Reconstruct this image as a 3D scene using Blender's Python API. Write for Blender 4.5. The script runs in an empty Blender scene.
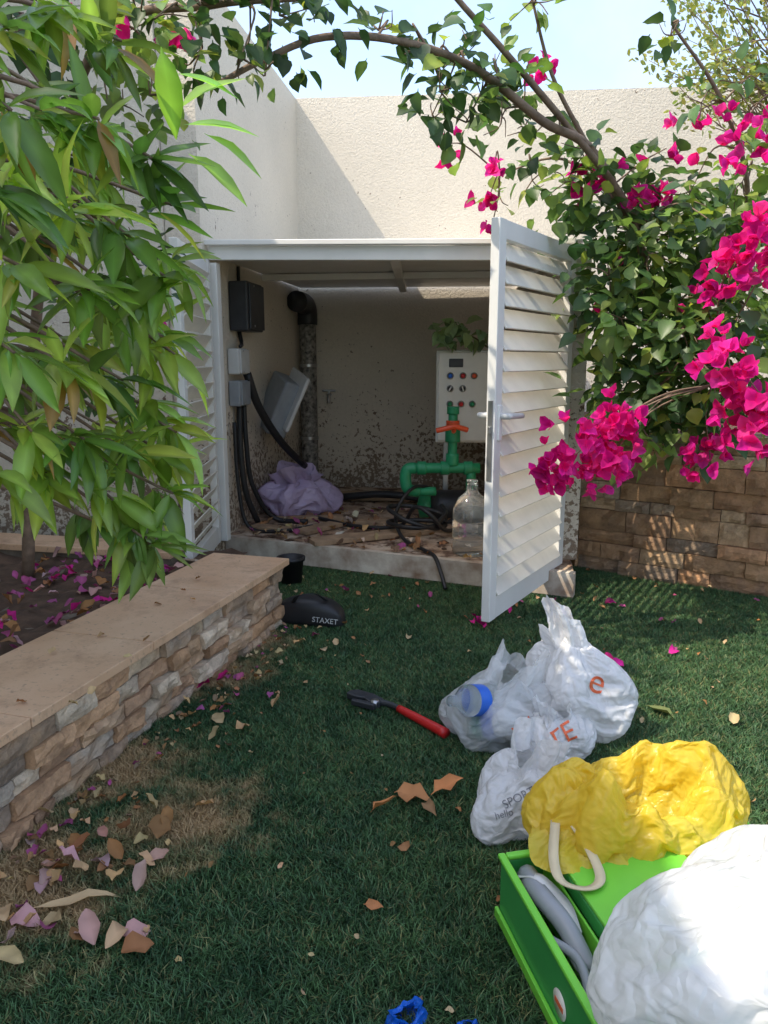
import bpy, math, random, bmesh
import numpy as np
from mathutils import Vector, Matrix, noise, Euler
from mathutils.bvhtree import BVHTree
random.seed(7); rng=np.random.default_rng(7)
S=bpy.context.scene
S.view_settings.view_transform='Standard'; S.view_settings.look='None'; S.view_settings.exposure=0
COL=S.collection
# ---------------------------------------------------------------- materials
def newmat(name):
    m=bpy.data.materials.new(name); m.use_nodes=True
    nt=m.node_tree; b=nt.nodes['Principled BSDF']; return m,nt,b
def N(nt,t,**k):
    n=nt.nodes.new(t)
    for a,v in k.items():
        if a.startswith('i_'): n.inputs[a[2:].replace('_',' ')].default_value=v
        else: setattr(n,a,v)
    return n
def L(nt,a,b): nt.links.new(a,b)
def mixc(nt,fac,A,B,blend='MIX'):
    n=nt.nodes.new('ShaderNodeMix'); n.data_type='RGBA'; n.blend_type=blend
    for idx,v in ((0,fac),(6,A),(7,B)):
        if isinstance(v,(int,float)): n.inputs[idx].default_value=v
        elif isinstance(v,tuple): n.inputs[idx].default_value=(v+(1,))[:4]
        else: nt.links.new(v,n.inputs[idx])
    return n.outputs[2]
def ramp(nt,src,p0,p1,c0=(0,0,0),c1=(1,1,1)):
    r=nt.nodes.new('ShaderNodeValToRGB'); r.color_ramp.elements[0].position=p0; r.color_ramp.elements[1].position=p1
    r.color_ramp.elements[0].color=c0+(1,); r.color_ramp.elements[1].color=c1+(1,)
    nt.links.new(src,r.inputs[0]); return r.outputs[0]
def pos(nt): return nt.nodes.new('ShaderNodeNewGeometry').outputs['Position']
def objc(nt): return nt.nodes.new('ShaderNodeTexCoord').outputs['Object']
def noi(nt,vec,scale,detail=3,rough=.55):
    n=N(nt,'ShaderNodeTexNoise'); n.inputs['Scale'].default_value=scale; n.inputs['Detail'].default_value=detail; n.inputs['Roughness'].default_value=rough
    nt.links.new(vec,n.inputs['Vector']); return n.outputs['Fac']
def bump(nt,b,h,strength,dist=.01):
    n=nt.nodes.new('ShaderNodeBump'); n.inputs['Strength'].default_value=strength; n.inputs['Distance'].default_value=dist
    nt.links.new(h,n.inputs['Height']); nt.links.new(n.outputs[0],b.inputs['Normal'])
def plain(name,c,rough=.5,metal=0,var=.15,nscale=12,bmp=0.0,c2=None):
    m,nt,b=newmat(name)
    v=objc(nt); n=noi(nt,v,nscale,4)
    d=c2 if c2 else tuple(x*(1-var*2) for x in c)
    L(nt,mixc(nt,ramp(nt,n,.3,.7),d,c),b.inputs['Base Color'])
    b.inputs['Roughness'].default_value=rough; b.inputs['Metallic'].default_value=metal
    if bmp: bump(nt,b,noi(nt,v,nscale*6,3),bmp,.004)
    return m
def leafmat(name,transl=.35,rough=.45,tint=(1,1,1),spec=.5):
    m,nt,b=newmat(name)
    a=N(nt,'ShaderNodeAttribute',attribute_name='Col')
    c=a.outputs['Color']
    L(nt,c,b.inputs['Base Color']); b.inputs['Roughness'].default_value=rough
    b.inputs['Specular IOR Level'].default_value=spec
    t=nt.nodes.new('ShaderNodeBsdfTranslucent'); L(nt,mixc(nt,1.0,c,(1.7*tint[0],1.7*tint[1],1.1*tint[2]),'MULTIPLY'),t.inputs[0])
    mx=nt.nodes.new('ShaderNodeMixShader'); mx.inputs[0].default_value=transl
    L(nt,b.outputs[0],mx.inputs[1]); L(nt,t.outputs[0],mx.inputs[2])
    L(nt,mx.outputs[0],nt.nodes['Material Output'].inputs[0]); return m
def bagmat(name,c,transl=.4,alpha=.0,rough=.28,c2=None,bm=.35):
    m,nt,b=newmat(name); v=objc(nt)
    n=noi(nt,v,9,3)
    cc=mixc(nt,ramp(nt,n,.35,.7),c2 or tuple(x*.95 for x in c),c)
    L(nt,cc,b.inputs['Base Color']); b.inputs['Roughness'].default_value=rough
    nn=N(nt,'ShaderNodeTexVoronoi'); nn.feature='DISTANCE_TO_EDGE'; nn.inputs['Scale'].default_value=20
    wm=mixc(nt,.12,v,N(nt,'ShaderNodeTexNoise').outputs['Color']); L(nt,wm,nn.inputs['Vector'])
    bump(nt,b,nn.outputs['Distance'],bm,.03)
    t=nt.nodes.new('ShaderNodeBsdfTranslucent'); L(nt,cc,t.inputs[0])
    mx=nt.nodes.new('ShaderNodeMixShader'); mx.inputs[0].default_value=transl
    L(nt,b.outputs[0],mx.inputs[1]); L(nt,t.outputs[0],mx.inputs[2]); out=mx.outputs[0]
    if alpha>0:
        tr=nt.nodes.new('ShaderNodeBsdfTransparent'); m2=nt.nodes.new('ShaderNodeMixShader'); m2.inputs[0].default_value=alpha
        L(nt,out,m2.inputs[1]); L(nt,tr.outputs[0],m2.inputs[2]); out=m2.outputs[0]
    L(nt,out,nt.nodes['Material Output'].inputs[0]); return m

def stucco(name,c=(.80,.715,.585)):
    m,nt,b=newmat(name); p=pos(nt)
    n1=noi(nt,p,1.2,4); n2=noi(nt,p,60,4,.7)
    c1=mixc(nt,ramp(nt,n1,.35,.7),tuple(x*.91 for x in c),c)
    c1=mixc(nt,.25,c1,mixc(nt,1.0,c1,ramp(nt,n2,.3,.6,(.6,.58,.55),(1,1,1)),'MULTIPLY'))
    sx=nt.nodes.new('ShaderNodeSeparateXYZ'); L(nt,p,sx.inputs[0])
    mr=nt.nodes.new('ShaderNodeMapRange'); mr.inputs[1].default_value=.15; mr.inputs[2].default_value=1.35; mr.inputs[3].default_value=.17; mr.inputs[4].default_value=-.08
    L(nt,sx.outputs[2],mr.inputs[0])
    sp=noi(nt,p,30,4,.65); ad=nt.nodes.new('ShaderNodeMath'); L(nt,sp,ad.inputs[0]); L(nt,mr.outputs[0],ad.inputs[1])
    big=noi(nt,p,2.6,2); mb=nt.nodes.new('ShaderNodeMath'); mb.operation='MULTIPLY_ADD'; L(nt,big,mb.inputs[0]); mb.inputs[1].default_value=.35; mb.inputs[2].default_value=-.17
    ad2=nt.nodes.new('ShaderNodeMath'); L(nt,ad.outputs[0],ad2.inputs[0]); L(nt,mb.outputs[0],ad2.inputs[1])
    c2=mixc(nt,ramp(nt,ad2.outputs[0],.62,.67),c1,(.17,.11,.07))
    gr=nt.nodes.new('ShaderNodeMapRange'); gr.inputs[1].default_value=.2; gr.inputs[2].default_value=1.4; gr.inputs[3].default_value=.55; gr.inputs[4].default_value=0
    L(nt,sx.outputs[2],gr.inputs[0])
    c3=mixc(nt,gr.outputs[0],c2,mixc(nt,.6,c2,(.44,.34,.24)))
    L(nt,c3,b.inputs['Base Color']); b.inputs['Roughness'].default_value=.9
    bump(nt,b,n2,.8,.014); return m
M_wall=stucco('stucco_cream')
M_white=plain('white_aluminium',(.84,.82,.77),.35,0,.05,5)
M_slat=plain('white_slat',(.84,.79,.68),.4,0,.06,8)
M_steel=plain('steel',(.5,.5,.5),.35,.9)
M_dark=plain('dark_plastic',(.035,.037,.042),.45,0,.2,10)
M_black=plain('black_rubber',(.018,.018,.02),.5)
M_grey=plain('grey_plastic',(.30,.32,.34),.4,0,.1)
M_lgrey=plain('light_grey_plastic',(.62,.62,.60),.4,0,.06)
M_cream=plain('panel_cream',(.76,.74,.67),.4,0,.04)
M_ppr=plain('ppr_green',(.02,.30,.13),.4,0,.12)
M_lime=plain('lime_paint',(.19,.64,.06),.35,0,.06,6)
M_green=plain('green_paint',(.05,.34,.08),.35,0,.1,6)
M_red=plain('red_plastic',(.60,.02,.02),.35,0,.1)
M_orange=plain('orange_plastic',(.8,.10,.03),.35,0,.1)
M_blue=plain('blue_plastic',(.01,.13,.62),.35,0,.1)
M_print=plain('orange_print',(.78,.15,.05),.5,0,.1)
M_gprint=plain('grey_print',(.25,.25,.27),.5,0,.1)
M_wood=plain('wood_board',(.46,.31,.19),.8,0,.25,9,.4)
M_mott=plain('mottled_pipe',(.02,.02,.02),.5,0,.1,28,.3,c2=(.42,.39,.34))
M_bark=plain('bark',(.28,.19,.13),.85,0,.25,22,.6)
M_twig=plain('green_twig',(.16,.17,.06),.7,0,.2,20)
M_soil=plain('soil',(.13,.075,.045),.95,0,.3,14,.8)
M_paint=plain('flaked_paint',(.70,.63,.52),.8,0,.1,7,.5,c2=(.26,.16,.10))
M_bagW=bagmat('white_film',(.91,.91,.91),.38,.10,.25)
M_bagClear=bagmat('thin_film',(.90,.92,.93),.4,.45,.18)
M_bagY=bagmat('yellow_film',(.95,.76,.12),.50,0,.28,c2=(.93,.70,.07),bm=.2)
M_bagP=bagmat('purple_film',(.66,.54,.76),.35,0,.25)
M_bagB=bagmat('blue_film',(.01,.16,.75),.3,0,.35)
M_strap=plain('cream_strap',(.68,.58,.38),.7,0,.1)
M_mango=leafmat('mango_leaf',.42,.28)
M_boug=leafmat('bougainvillea_leaf',.38,.42)
M_bract=leafmat('bract',.45,.6,(1,1,1),.2)
M_dry=leafmat('dry_leaf',.1,.8,(1,1,1),.2)
m,nt,b=newmat('clear_plastic'); b.inputs['Base Color'].default_value=(.86,.92,.93,1); b.inputs['Roughness'].default_value=.08; b.inputs['Transmission Weight'].default_value=.9; b.inputs['IOR'].default_value=1.25; M_clear=m
m,nt,b=newmat('dirty_slab'); p=pos(nt)
c=mixc(nt,ramp(nt,noi(nt,p,5,4),.35,.65),(.36,.22,.13),(.60,.48,.36)); c=mixc(nt,ramp(nt,noi(nt,p,6,6,.75),.47,.58),c,(.12,.065,.04))
L(nt,c,b.inputs['Base Color']); b.inputs['Roughness'].default_value=.8; bump(nt,b,noi(nt,p,40,4),.6,.01); M_slab=m
m,nt,b=newmat('sandstone_tile'); p=pos(nt)
c=mixc(nt,ramp(nt,noi(nt,p,3,4),.3,.7),(.58,.35,.20),(.70,.47,.30)); c=mixc(nt,ramp(nt,noi(nt,p,60,2),.6,.75),c,(.40,.26,.17))
c=mixc(nt,ramp(nt,noi(nt,p,5,6,.75),.50,.72),c,(.38,.22,.13))
L(nt,c,b.inputs['Base Color']); b.inputs['Roughness'].default_value=.5; bump(nt,b,noi(nt,p,90,3),.15,.004); M_tile=m
m,nt,b=newmat('stack_stone'); p=pos(nt)
a=N(nt,'ShaderNodeAttribute',attribute_name='Col')
c=mixc(nt,1.0,a.outputs['Color'],ramp(nt,noi(nt,p,14,5,.7),.3,.7,(.55,.52,.49),(1.3,1.22,1.12)),'MULTIPLY')
c=mixc(nt,ramp(nt,noi(nt,p,6,3),.52,.68),c,mixc(nt,.5,c,(.46,.26,.12)))
L(nt,c,b.inputs['Base Color']); b.inputs['Roughness'].default_value=.85; bump(nt,b,noi(nt,p,55,5,.7),.9,.012); M_stone=m
M_mortar=plain('mortar',(.20,.16,.12),.9,0,.2,20,.5)
def dirtmask(nt,p):
    out=None
    for (x,y,r) in [(-.56,1.97,.40),(-.68,3.0,.42),(-.95,1.70,.60),(-.60,3.35,.34),(-.85,2.25,.42)]:
        d=nt.nodes.new('ShaderNodeVectorMath'); d.operation='DISTANCE'; L(nt,p,d.inputs[0]); d.inputs[1].default_value=(x,y,.01)
        mr=nt.nodes.new('ShaderNodeMapRange'); mr.inputs[1].default_value=0; mr.inputs[2].default_value=r; mr.inputs[3].default_value=.52; mr.inputs[4].default_value=0
        L(nt,d.outputs['Value'],mr.inputs[0])
        if out is None: out=mr.outputs[0]
        else:
            mm=nt.nodes.new('ShaderNodeMath'); mm.operation='MAXIMUM'; L(nt,out,mm.inputs[0]); L(nt,mr.outputs[0],mm.inputs[1]); out=mm.outputs[0]
    n=noi(nt,p,9,5,.75); s=nt.nodes.new('ShaderNodeMath'); L(nt,out,s.inputs[0]); L(nt,n,s.inputs[1])
    return ramp(nt,s.outputs[0],.70,.95)
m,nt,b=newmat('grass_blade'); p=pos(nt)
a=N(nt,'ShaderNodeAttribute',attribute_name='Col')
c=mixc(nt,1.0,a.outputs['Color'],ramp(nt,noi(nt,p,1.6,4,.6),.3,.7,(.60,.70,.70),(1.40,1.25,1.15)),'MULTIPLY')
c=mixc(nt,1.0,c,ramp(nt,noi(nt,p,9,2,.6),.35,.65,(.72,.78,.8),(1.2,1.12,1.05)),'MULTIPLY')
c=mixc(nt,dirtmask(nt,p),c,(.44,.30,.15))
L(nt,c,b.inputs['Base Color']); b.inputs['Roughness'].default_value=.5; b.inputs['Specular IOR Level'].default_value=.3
M_grass=m
m,nt,b=newmat('turf_base'); p=pos(nt)
c=mixc(nt,dirtmask(nt,p),(.022,.055,.022),(.40,.27,.14)); L(nt,c,b.inputs['Base Color']); b.inputs['Roughness'].default_value=.95; M_turf=m

# ---------------------------------------------------------------- mesh helpers
def empty(name):
    e=bpy.data.objects.new(name,None); COL.objects.link(e); return e
def mk(name,V,F,mat,parent=None,cols=None,smooth=False):
    me=bpy.data.meshes.new(name)
    V=np.asarray(V,dtype=np.float32)
    if isinstance(F,np.ndarray):
        nf,k=F.shape
        me.vertices.add(len(V)); me.vertices.foreach_set('co',V.ravel())
        me.loops.add(nf*k); me.loops.foreach_set('vertex_index',F.astype(np.int32).ravel())
        me.polygons.add(nf); me.polygons.foreach_set('loop_start',np.arange(0,nf*k,k,dtype=np.int32))
        me.update(calc_edges=True)
    else:
        me.from_pydata([tuple(v) for v in V.tolist()],[],F)
    if cols is not None:
        at=me.color_attributes.new('Col','FLOAT_COLOR','POINT')
        c4=np.ones((len(V),4),dtype=np.float32); c4[:,:3]=cols; at.data.foreach_set('color',c4.ravel())
    if smooth: me.polygons.foreach_set('use_smooth',[True]*len(me.polygons))
    me.validate(); me.materials.append(mat)
    o=bpy.data.objects.new(name,me); COL.objects.link(o)
    if parent: o.parent=parent
    return o
def box(name,c,s,mat,parent=None,rot=(0,0,0),bev=.004,segs=2):
    x,y,z=[k/2 for k in s]
    V=[(-x,-y,-z),(x,-y,-z),(x,y,-z),(-x,y,-z),(-x,-y,z),(x,-y,z),(x,y,z),(-x,y,z)]
    F=[(0,3,2,1),(4,5,6,7),(0,1,5,4),(1,2,6,5),(2,3,7,6),(3,0,4,7)]
    o=mk(name,V,F,mat,parent); o.location=c; o.rotation_euler=rot
    if bev:
        bm=o.modifiers.new('b','BEVEL'); bm.width=bev; bm.segments=segs
    return o
def prism(name,poly,z0,z1,mat,parent=None,bev=0):
    n=len(poly); V=[(x,y,z0) for x,y in poly]+[(x,y,z1) for x,y in poly]
    F=[tuple(range(n))[::-1],tuple(range(n,2*n))]+[(i,(i+1)%n,n+(i+1)%n,n+i) for i in range(n)]
    o=mk(name,V,F,mat,parent)
    if bev: q=o.modifiers.new('b','BEVEL'); q.width=bev; q.segments=2
    return o
def wallseg(name,a,b,th,z0,z1,mat,parent=None):
    a=Vector(a);b=Vector(b); d=(b-a); n=Vector((-d.y,d.x)).normalized()*th
    return prism(name,[tuple(a),tuple(b),tuple(b+n),tuple(a+n)],z0,z1,mat,parent)
def smoothpts(P,n=8):
    P=[Vector(p) for p in P]
    if len(P)<3: 
        return [P[0].lerp(P[-1],i/n) for i in range(n+1)]
    Q=[P[0]*2-P[1]]+P+[P[-1]*2-P[-2]]; out=[]
    for i in range(1,len(Q)-2):
        a,b,c,d=Q[i-1:i+3]
        for j in range(n):
            t=j/n; out.append(.5*((2*b)+(c-a)*t+(2*a-5*b+4*c-d)*t*t+(3*b-a-3*c+d)*t**3))
    out.append(P[-1]); return out
class Acc:
    def __init__(s): s.V=[];s.F=[];s.C=[];s.n=0
    def tube(s,P,r0,r1,seg=6,sm=6):
        pts=smoothpts(P,sm); n=len(pts); ref=Vector((.3,.2,1)).normalized()
        for i,p in enumerate(pts):
            t=(pts[min(i+1,n-1)]-pts[max(i-1,0)]).normalized()
            u=t.cross(ref)
            if u.length<.05: u=t.cross(Vector((1,0,0)))
            u.normalize(); v=t.cross(u); r=r0+(r1-r0)*i/(n-1)
            for k in range(seg):
                a=2*math.pi*k/seg; q=p+u*math.cos(a)*r+v*math.sin(a)*r; s.V.append(tuple(q))
        for i in range(n-1):
            for k in range(seg):
                a=s.n+i*seg+k; b=s.n+i*seg+(k+1)%seg; s.F.append((a,b,b+seg,a+seg))
        s.F.append(tuple(s.n+k for k in range(seg))[::-1]); s.F.append(tuple(s.n+(n-1)*seg+k for k in range(seg)))
        s.n+=n*seg
    def add(s,V,F,c=None):
        s.V+= [tuple(v) for v in V]; s.F+=[tuple(i+s.n for i in f) for f in F]
        if c is not None: s.C+=[c]*len(V)
        s.n+=len(V)
    def make(s,name,mat,parent=None,smooth=True): return mk(name,s.V,s.F,mat,parent,np.array(s.C) if s.C else None,smooth)
def tubeobj(name,P,r0,r1,mat,parent=None,seg=10,sm=6):
    a=Acc(); a.tube(P,r0,r1,seg,sm); return a.make(name,mat,parent)
def lathe(name,prof,mat,parent=None,loc=(0,0,0),rot=(0,0,0),seg=28):
    V=[];F=[];n=len(prof)
    for r,z in prof:
        for k in range(seg):
            a=2*math.pi*k/seg; V.append((r*math.cos(a),r*math.sin(a),z))
    for i in range(n-1):
        for k in range(seg):
            a=i*seg+k;b=i*seg+(k+1)%seg; F.append((a,b,b+seg,a+seg))
    o=mk(name,V,F,mat,parent,smooth=True); o.location=loc; o.rotation_euler=rot; return o
def leaftemplate(sections,width,fold=.18,droop=.25,tip=1.0):
    V=[];F=[]
    n=len(sections)
    for i,(t,w) in enumerate(sections):
        zc=-droop*t*t
        V+=[(t,-w*width,zc+fold*w*width),(t,0,zc),(t,w*width,zc+fold*w*width)]
    for i in range(n-1):
        a=i*3; F+=[(a,a+3,a+4,a+1),(a+1,a+4,a+5,a+2)]
    return np.array(V,dtype=np.float32),np.array(F,dtype=np.int64)
T_mango=[leaftemplate([(0,.05),(.06,.12),(.2,.7),(.4,1),(.62,.92),(.82,.5),(.94,.18),(1,.01)],.125,.45,d) for d in (.05,.2,.4)]
T_boug=[leaftemplate([(0,.04),(.12,.1),(.25,.8),(.45,1),(.7,.75),(.88,.3),(1,.02)],.36,.35,d) for d in (.05,.3)]
T_bract=[leaftemplate([(0,.1),(.2,.75),(.45,1),(.72,.8),(.9,.38),(1,.03)],.42,.5,d) for d in (-.3,.25)]
T_small=[leaftemplate([(0,.1),(.4,1),(.8,.7),(1,.05)],.28,.2,.1)]
class Leaves:
    def __init__(s): s.V=[];s.F=[];s.C=[];s.n=0
    def add(s,tmpl,p,d,up,size,col,wob=.0,wscale=1.0,midrib=.0):
        V,F=tmpl; d=np.array(d,dtype=float); d/=np.linalg.norm(d)+1e-9
        up=np.array(up,dtype=float); z=up-d*np.dot(up,d)
        if np.linalg.norm(z)<1e-3: z=np.array([.7,.5,.1])-d*np.dot([.7,.5,.1],d)
        z/=np.linalg.norm(z); y=np.cross(z,d)
        W=V*np.array([1,wscale,1])
        if wob:
            W=W.copy(); W[:,2]+=wob*np.sin(W[:,0]*random.uniform(7,12)+random.uniform(0,6))*(.3+np.abs(W[:,1])*3)
        P=np.array(p)+size*(W[:,:1]*d+W[:,1:2]*y+W[:,2:3]*z)
        s.V.append(P); s.F.append(F+s.n); s.n+=len(V)
        C=np.tile(np.array(col,dtype=np.float32),(len(V),1)); C*=rng.uniform(.85,1.15,(len(V),1))
        if midrib: C[1::3]=C[1::3]*(1+midrib)+.02*midrib
        s.C.append(C)
    def make(s,name,mat,parent=None):
        return mk(name,np.concatenate(s.V),np.concatenate(s.F),mat,parent,np.concatenate(s.C),True)
def rv(s=1.0): 
    v=rng.normal(size=3); return v/np.linalg.norm(v)*s
def jit(c,a=.25,b=None):
    k=random.uniform(1-a,1+a); return (c[0]*k*random.uniform(.85,1.15),c[1]*k,c[2]*k*random.uniform(.85,1.15))

# ---------------------------------------------------------------- ground & grass
mk('ground',[(-60,-60,0),(60,-60,0),(60,60,0),(-60,60,0)],[(0,1,2,3)],M_turf)
grass=empty('grass')
tiles=[]
TS=.3
for k in range(4):
    n=5200; P=rng.uniform(-TS/2-.01,TS/2+.01,(n,2)); ang=rng.uniform(0,2*math.pi,n); h=rng.uniform(.012,.028,n); lean=rng.normal(0,.012,(n,2)); w=rng.uniform(.0011,.002,n)
    dx=np.cos(ang)*w; dy=np.sin(ang)*w
    V=np.zeros((n,5,3)); V[:,0]=np.c_[P[:,0]-dx,P[:,1]-dy,np.zeros(n)]; V[:,1]=np.c_[P[:,0]+dx,P[:,1]+dy,np.zeros(n)]
    mxy=P+lean*.4; V[:,2]=np.c_[mxy[:,0]+dx*.9,mxy[:,1]+dy*.9,h*.6]; V[:,3]=np.c_[mxy[:,0]-dx*.9,mxy[:,1]-dy*.9,h*.6]
    t=P+lean*1.2; V[:,4]=np.c_[t[:,0],t[:,1],h]
    i=np.arange(n)[:,None]*5
    F=np.concatenate([i+np.array([[0,1,2]]),i+np.array([[0,2,3]]),i+np.array([[3,2,4]])])
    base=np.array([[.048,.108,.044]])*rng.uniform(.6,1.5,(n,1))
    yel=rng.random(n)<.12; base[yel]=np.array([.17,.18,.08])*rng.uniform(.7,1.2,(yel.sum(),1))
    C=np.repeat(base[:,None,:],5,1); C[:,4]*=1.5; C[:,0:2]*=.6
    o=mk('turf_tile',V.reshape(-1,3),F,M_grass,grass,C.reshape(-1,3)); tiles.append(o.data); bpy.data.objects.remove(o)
for ix in range(-5,12):
    for iy in range(1,16):
        x=ix*TS+.15; y=iy*TS+.45
        if x<-1.04+.289*(y-1.87)-.35 : continue
        if y>5.0-(x+1.1)*.44+.3 and x<1.2: continue
        if y>4.2+.3-(x-2.0)*.7 and x>1.2: continue
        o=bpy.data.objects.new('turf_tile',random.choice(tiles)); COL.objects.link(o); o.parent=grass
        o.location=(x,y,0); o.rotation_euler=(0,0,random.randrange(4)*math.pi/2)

# ---------------------------------------------------------------- yard walls
WT=3.52
wb=empty('yard_wall')
wallseg('back_wall',(-.76,7.1),(7,6.42),.25,0,WT,M_wall,wb)
wallseg('side_wall',(-1.09,4.75),(-.76,7.1),.22,0,WT,M_wall,wb)
wallseg('front_return_wall',(-3.0,4.75),(-1.312,4.75),.25,0,WT,M_wall,wb)
added_shade_house=empty('added_shade_house')  # unseen house, added to block the sun and shade the yard
wallseg('added_shade_wall',(-2.6,-8),(-2.6,4.72),.4,0,4.6,M_wall,added_shade_house)  # height set by how far its shadow should reach
wallseg('added_front_wall',(-3.0,5.0),(-9,5.0),-.4,0,4.6,M_wall,added_shade_house)
prism('added_parapet_cap',[(-3.05,-8.05),(-2.55,-8.05),(-2.55,4.74),(-3.05,4.74)],4.6,4.68,M_white,added_shade_house)
box('added_window_frame',(-2.585,0.5,2.0),(.05,1.5,1.3),M_white,added_shade_house); box('added_window_glass',(-2.56,0.5,2.0),(.02,1.3,1.1),M_dark,added_shade_house)  # invented window on the added, unseen house wall

# ---------------------------------------------------------------- stone cladding
PAL=[(.54,.38,.25),(.46,.34,.24),(.60,.48,.34),(.38,.30,.23),(.54,.34,.20),(.46,.40,.33),(.62,.52,.40),(.42,.27,.17)]
def cladding(name,a,b,z0,z1,parent,rows,lmin,lmax,pal,out=1,seed=1):
    r=random.Random(seed); A=Acc(); a=Vector(a+(0,)); b=Vector(b+(0,)); d=(b-a); Lg=d.length; d.normalize(); n=Vector((d.y,-d.x,0))*out
    hs=[r.uniform(.7,1.4) for _ in range(rows)]; sm=sum(hs); z=z0
    for hh in hs:
        hgt=hh/sm*(z1-z0); x=0
        while x<Lg-1e-3:
            l=min(r.uniform(lmin,lmax),Lg-x)
            if Lg-x-l<lmin*.4: l=Lg-x
            dep=r.uniform(.010,.048); nx=6; nz=3; g=.0022
            V=[];F=[]
            for j in range(nz+1):
                for i in range(nx+1):
                    px=x+g+(l-2*g)*i/nx; pz=z+g+(hgt-2*g)*j/nz
                    e=1 if (i in(0,nx) or j in (0,nz)) else 0
                    q=a+d*px; dd=dep+.016*noise.noise(Vector((px*18,pz*22,dep*90)))+.012*noise.noise(Vector((px*50,pz*50,3)))-(.008 if e else 0)
                    V.append(tuple(q+n*max(dd,.003)+Vector((0,0,pz))))
            W=nx+1
            for j in range(nz):
                for i in range(nx):
                    k=j*W+i; F.append((k,k+1,k+W+1,k+W))
            ring=[i for i in range(W)]+[j*W+nx for j in range(1,nz+1)]+[nz*W+i for i in range(nx-1,-1,-1)]+[j*W for j in range(nz-1,0,-1)]
            base=len(V)
            for k in ring:
                v=Vector(V[k]); off=(v-a).dot(n); V.append(tuple(v-n*(off+.01)))
            m_=len(ring)
            for k in range(m_): F.append((ring[k],base+k,base+(k+1)%m_,ring[(k+1)%m_]))
            c=r.choice(pal); kk=r.uniform(.72,1.2); A.add(V,F,tuple(v*kk for v in c)); x+=l
        z+=hgt
    return A.make(name,M_stone,parent,False)
planter=empty('stone_planter')
pf=lambda y:(-.528-(3.64-y)*.289)
A0=(pf(-.5),-.5); A1=(-.528,3.64); E1=(-1.06,3.79)
cladding('stone_face',A0,A1,0,.305,planter,5,.08,.26,PAL,1,3)
cladding('stone_end',A1,E1,0,.305,planter,5,.07,.2,PAL,1,4)
prism('mortar_core',[(pf(-.5)+.002,-.5),(-.535,3.63),(-1.06,3.78),(-2.59,4.2),(-2.59,-.5)],0,.25,M_mortar,planter)
dv=Vector((.278,.9606)); nv=Vector((-.9606,.278))
s=0; A1v=Vector(A1)+dv*.045-nv*.045; 
for i in range(8):
    l=.6; p0=A1v-dv*(s); p1=A1v-dv*(s+l-.004); w=.42
    prism('ledge_tile',[tuple(p1),tuple(p0),tuple(p0+nv*w),tuple(p1+nv*w)],.306,.338,M_tile,planter,.003); s+=l
prism('ledge_tile',[(-1.10,3.79),(-1.07,4.02),(-2.55,4.35),(-2.55,4.1)],.300,.334,M_tile,planter,.003)
prism('ledge_rear',[(-1.10,3.80),(-1.10,4.0),(-2.55,4.32),(-2.55,4.12)],0.0,.299,M_mortar,planter)
nx,ny=60,60; V=[];F=[]
for j in range(ny+1):
    for i in range(nx+1):
        y=-.4+4.5*j/ny; x0=pf(y)-.36; x=x0+(-2.58-x0)*i/nx
        V.append((x,y,.262+.03*noise.noise(Vector((x*5,y*5,0)))+.02*noise.noise(Vector((x*17,y*17,0)))))
for j in range(ny):
    for i in range(nx): k=j*(nx+1)+i; F.append((k,k+nx+1,k+nx+2,k+1))
mk('planter_soil',V,F,M_soil,planter,smooth=True)
rw=empty('stone_retaining_wall')
PAL2=[(.48,.31,.18),(.40,.25,.14),(.56,.40,.25),(.34,.26,.19),(.50,.29,.16),(.33,.21,.13)]
cladding('stone_face',(1.24,4.70),(4.6,2.30),0,.90,rw,9,.12,.36,PAL2,1,9)
cladding('stone_side',(1.24,6.8),(1.24,4.70),0,.90,rw,9,.12,.36,PAL2,1,10)
prism('core',[(1.245,4.71),(4.6,2.32),(7,2.32),(7,6.4),(1.245,6.88)],0,.86,M_soil,rw)

# ---------------------------------------------------------------- pump cabinet
cab=empty('pump_cabinet')
FL=(-1.06,4.86); FR=(1.02,4.33)
prism('concrete_base',[(-1.12,4.99),(1.05,4.04),(1.10,4.30),(1.20,6.85),(-.78,7.08),(-1.08,5.05)],0,.15,M_slab,cab,.008)
def along(a,b,t): return (a[0]+(b[0]-a[0])*t,a[1]+(b[1]-a[1])*t)
o=wallseg('painted_lip',(-1.09,4.965),(1.045,4.031),.05,.02,.156,M_paint,cab)
wallseg('right_wall',(1.04,4.36),(1.16,6.93),-.10,.15,1.93,M_wall,cab)
ang=math.atan2(FR[1]-FL[1],FR[0]-FL[0]); flen=math.dist(FL,FR)
def beam(name,t0,t1,off,zc,hy,hz,tilt=0):
    c=along(FL,FR,(t0+t1)/2); n=(-math.sin(ang),math.cos(ang))
    return box(name,(c[0]+n[0]*off,c[1]+n[1]*off,zc),(flen*(t1-t0),hy,hz),M_white,cab,(0,0,ang),.004)
o=beam('top_frame',0,1,0,1.912,.06,.08); o.rotation_euler=(0,.032,ang)
o=beam('fascia',-.01,1.01,-.04,1.969,.05,.030); o.rotation_euler=(0,.032,ang)
beam('left_post',0,.022,.002,1.02,.055,1.74); beam('right_post',.978,1,.002,1.00,.055,1.70)
prism('roof_sheet',[(-1.08,4.87),(1.10,4.33),(1.22,6.9),(-.745,7.06)],1.945,1.953,M_white,cab)
for x in (.05,):
    a=(x,4.80-(x+1.06)*.25); b_=(x+.12,6.95); c=((a[0]+b_[0])/2,(a[1]+b_[1])/2); 
    box('rafter',(c[0],c[1],1.918),(.06,math.dist(a,b_)-.1,.05),M_white,cab,(0,0,-math.atan2(b_[0]-a[0],b_[1]-a[1])))
box('cross_rafter',(.08,5.8,1.915),(2.0,.05,.045),M_white,cab,(0,0,-.13))
SGN=-1
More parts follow.
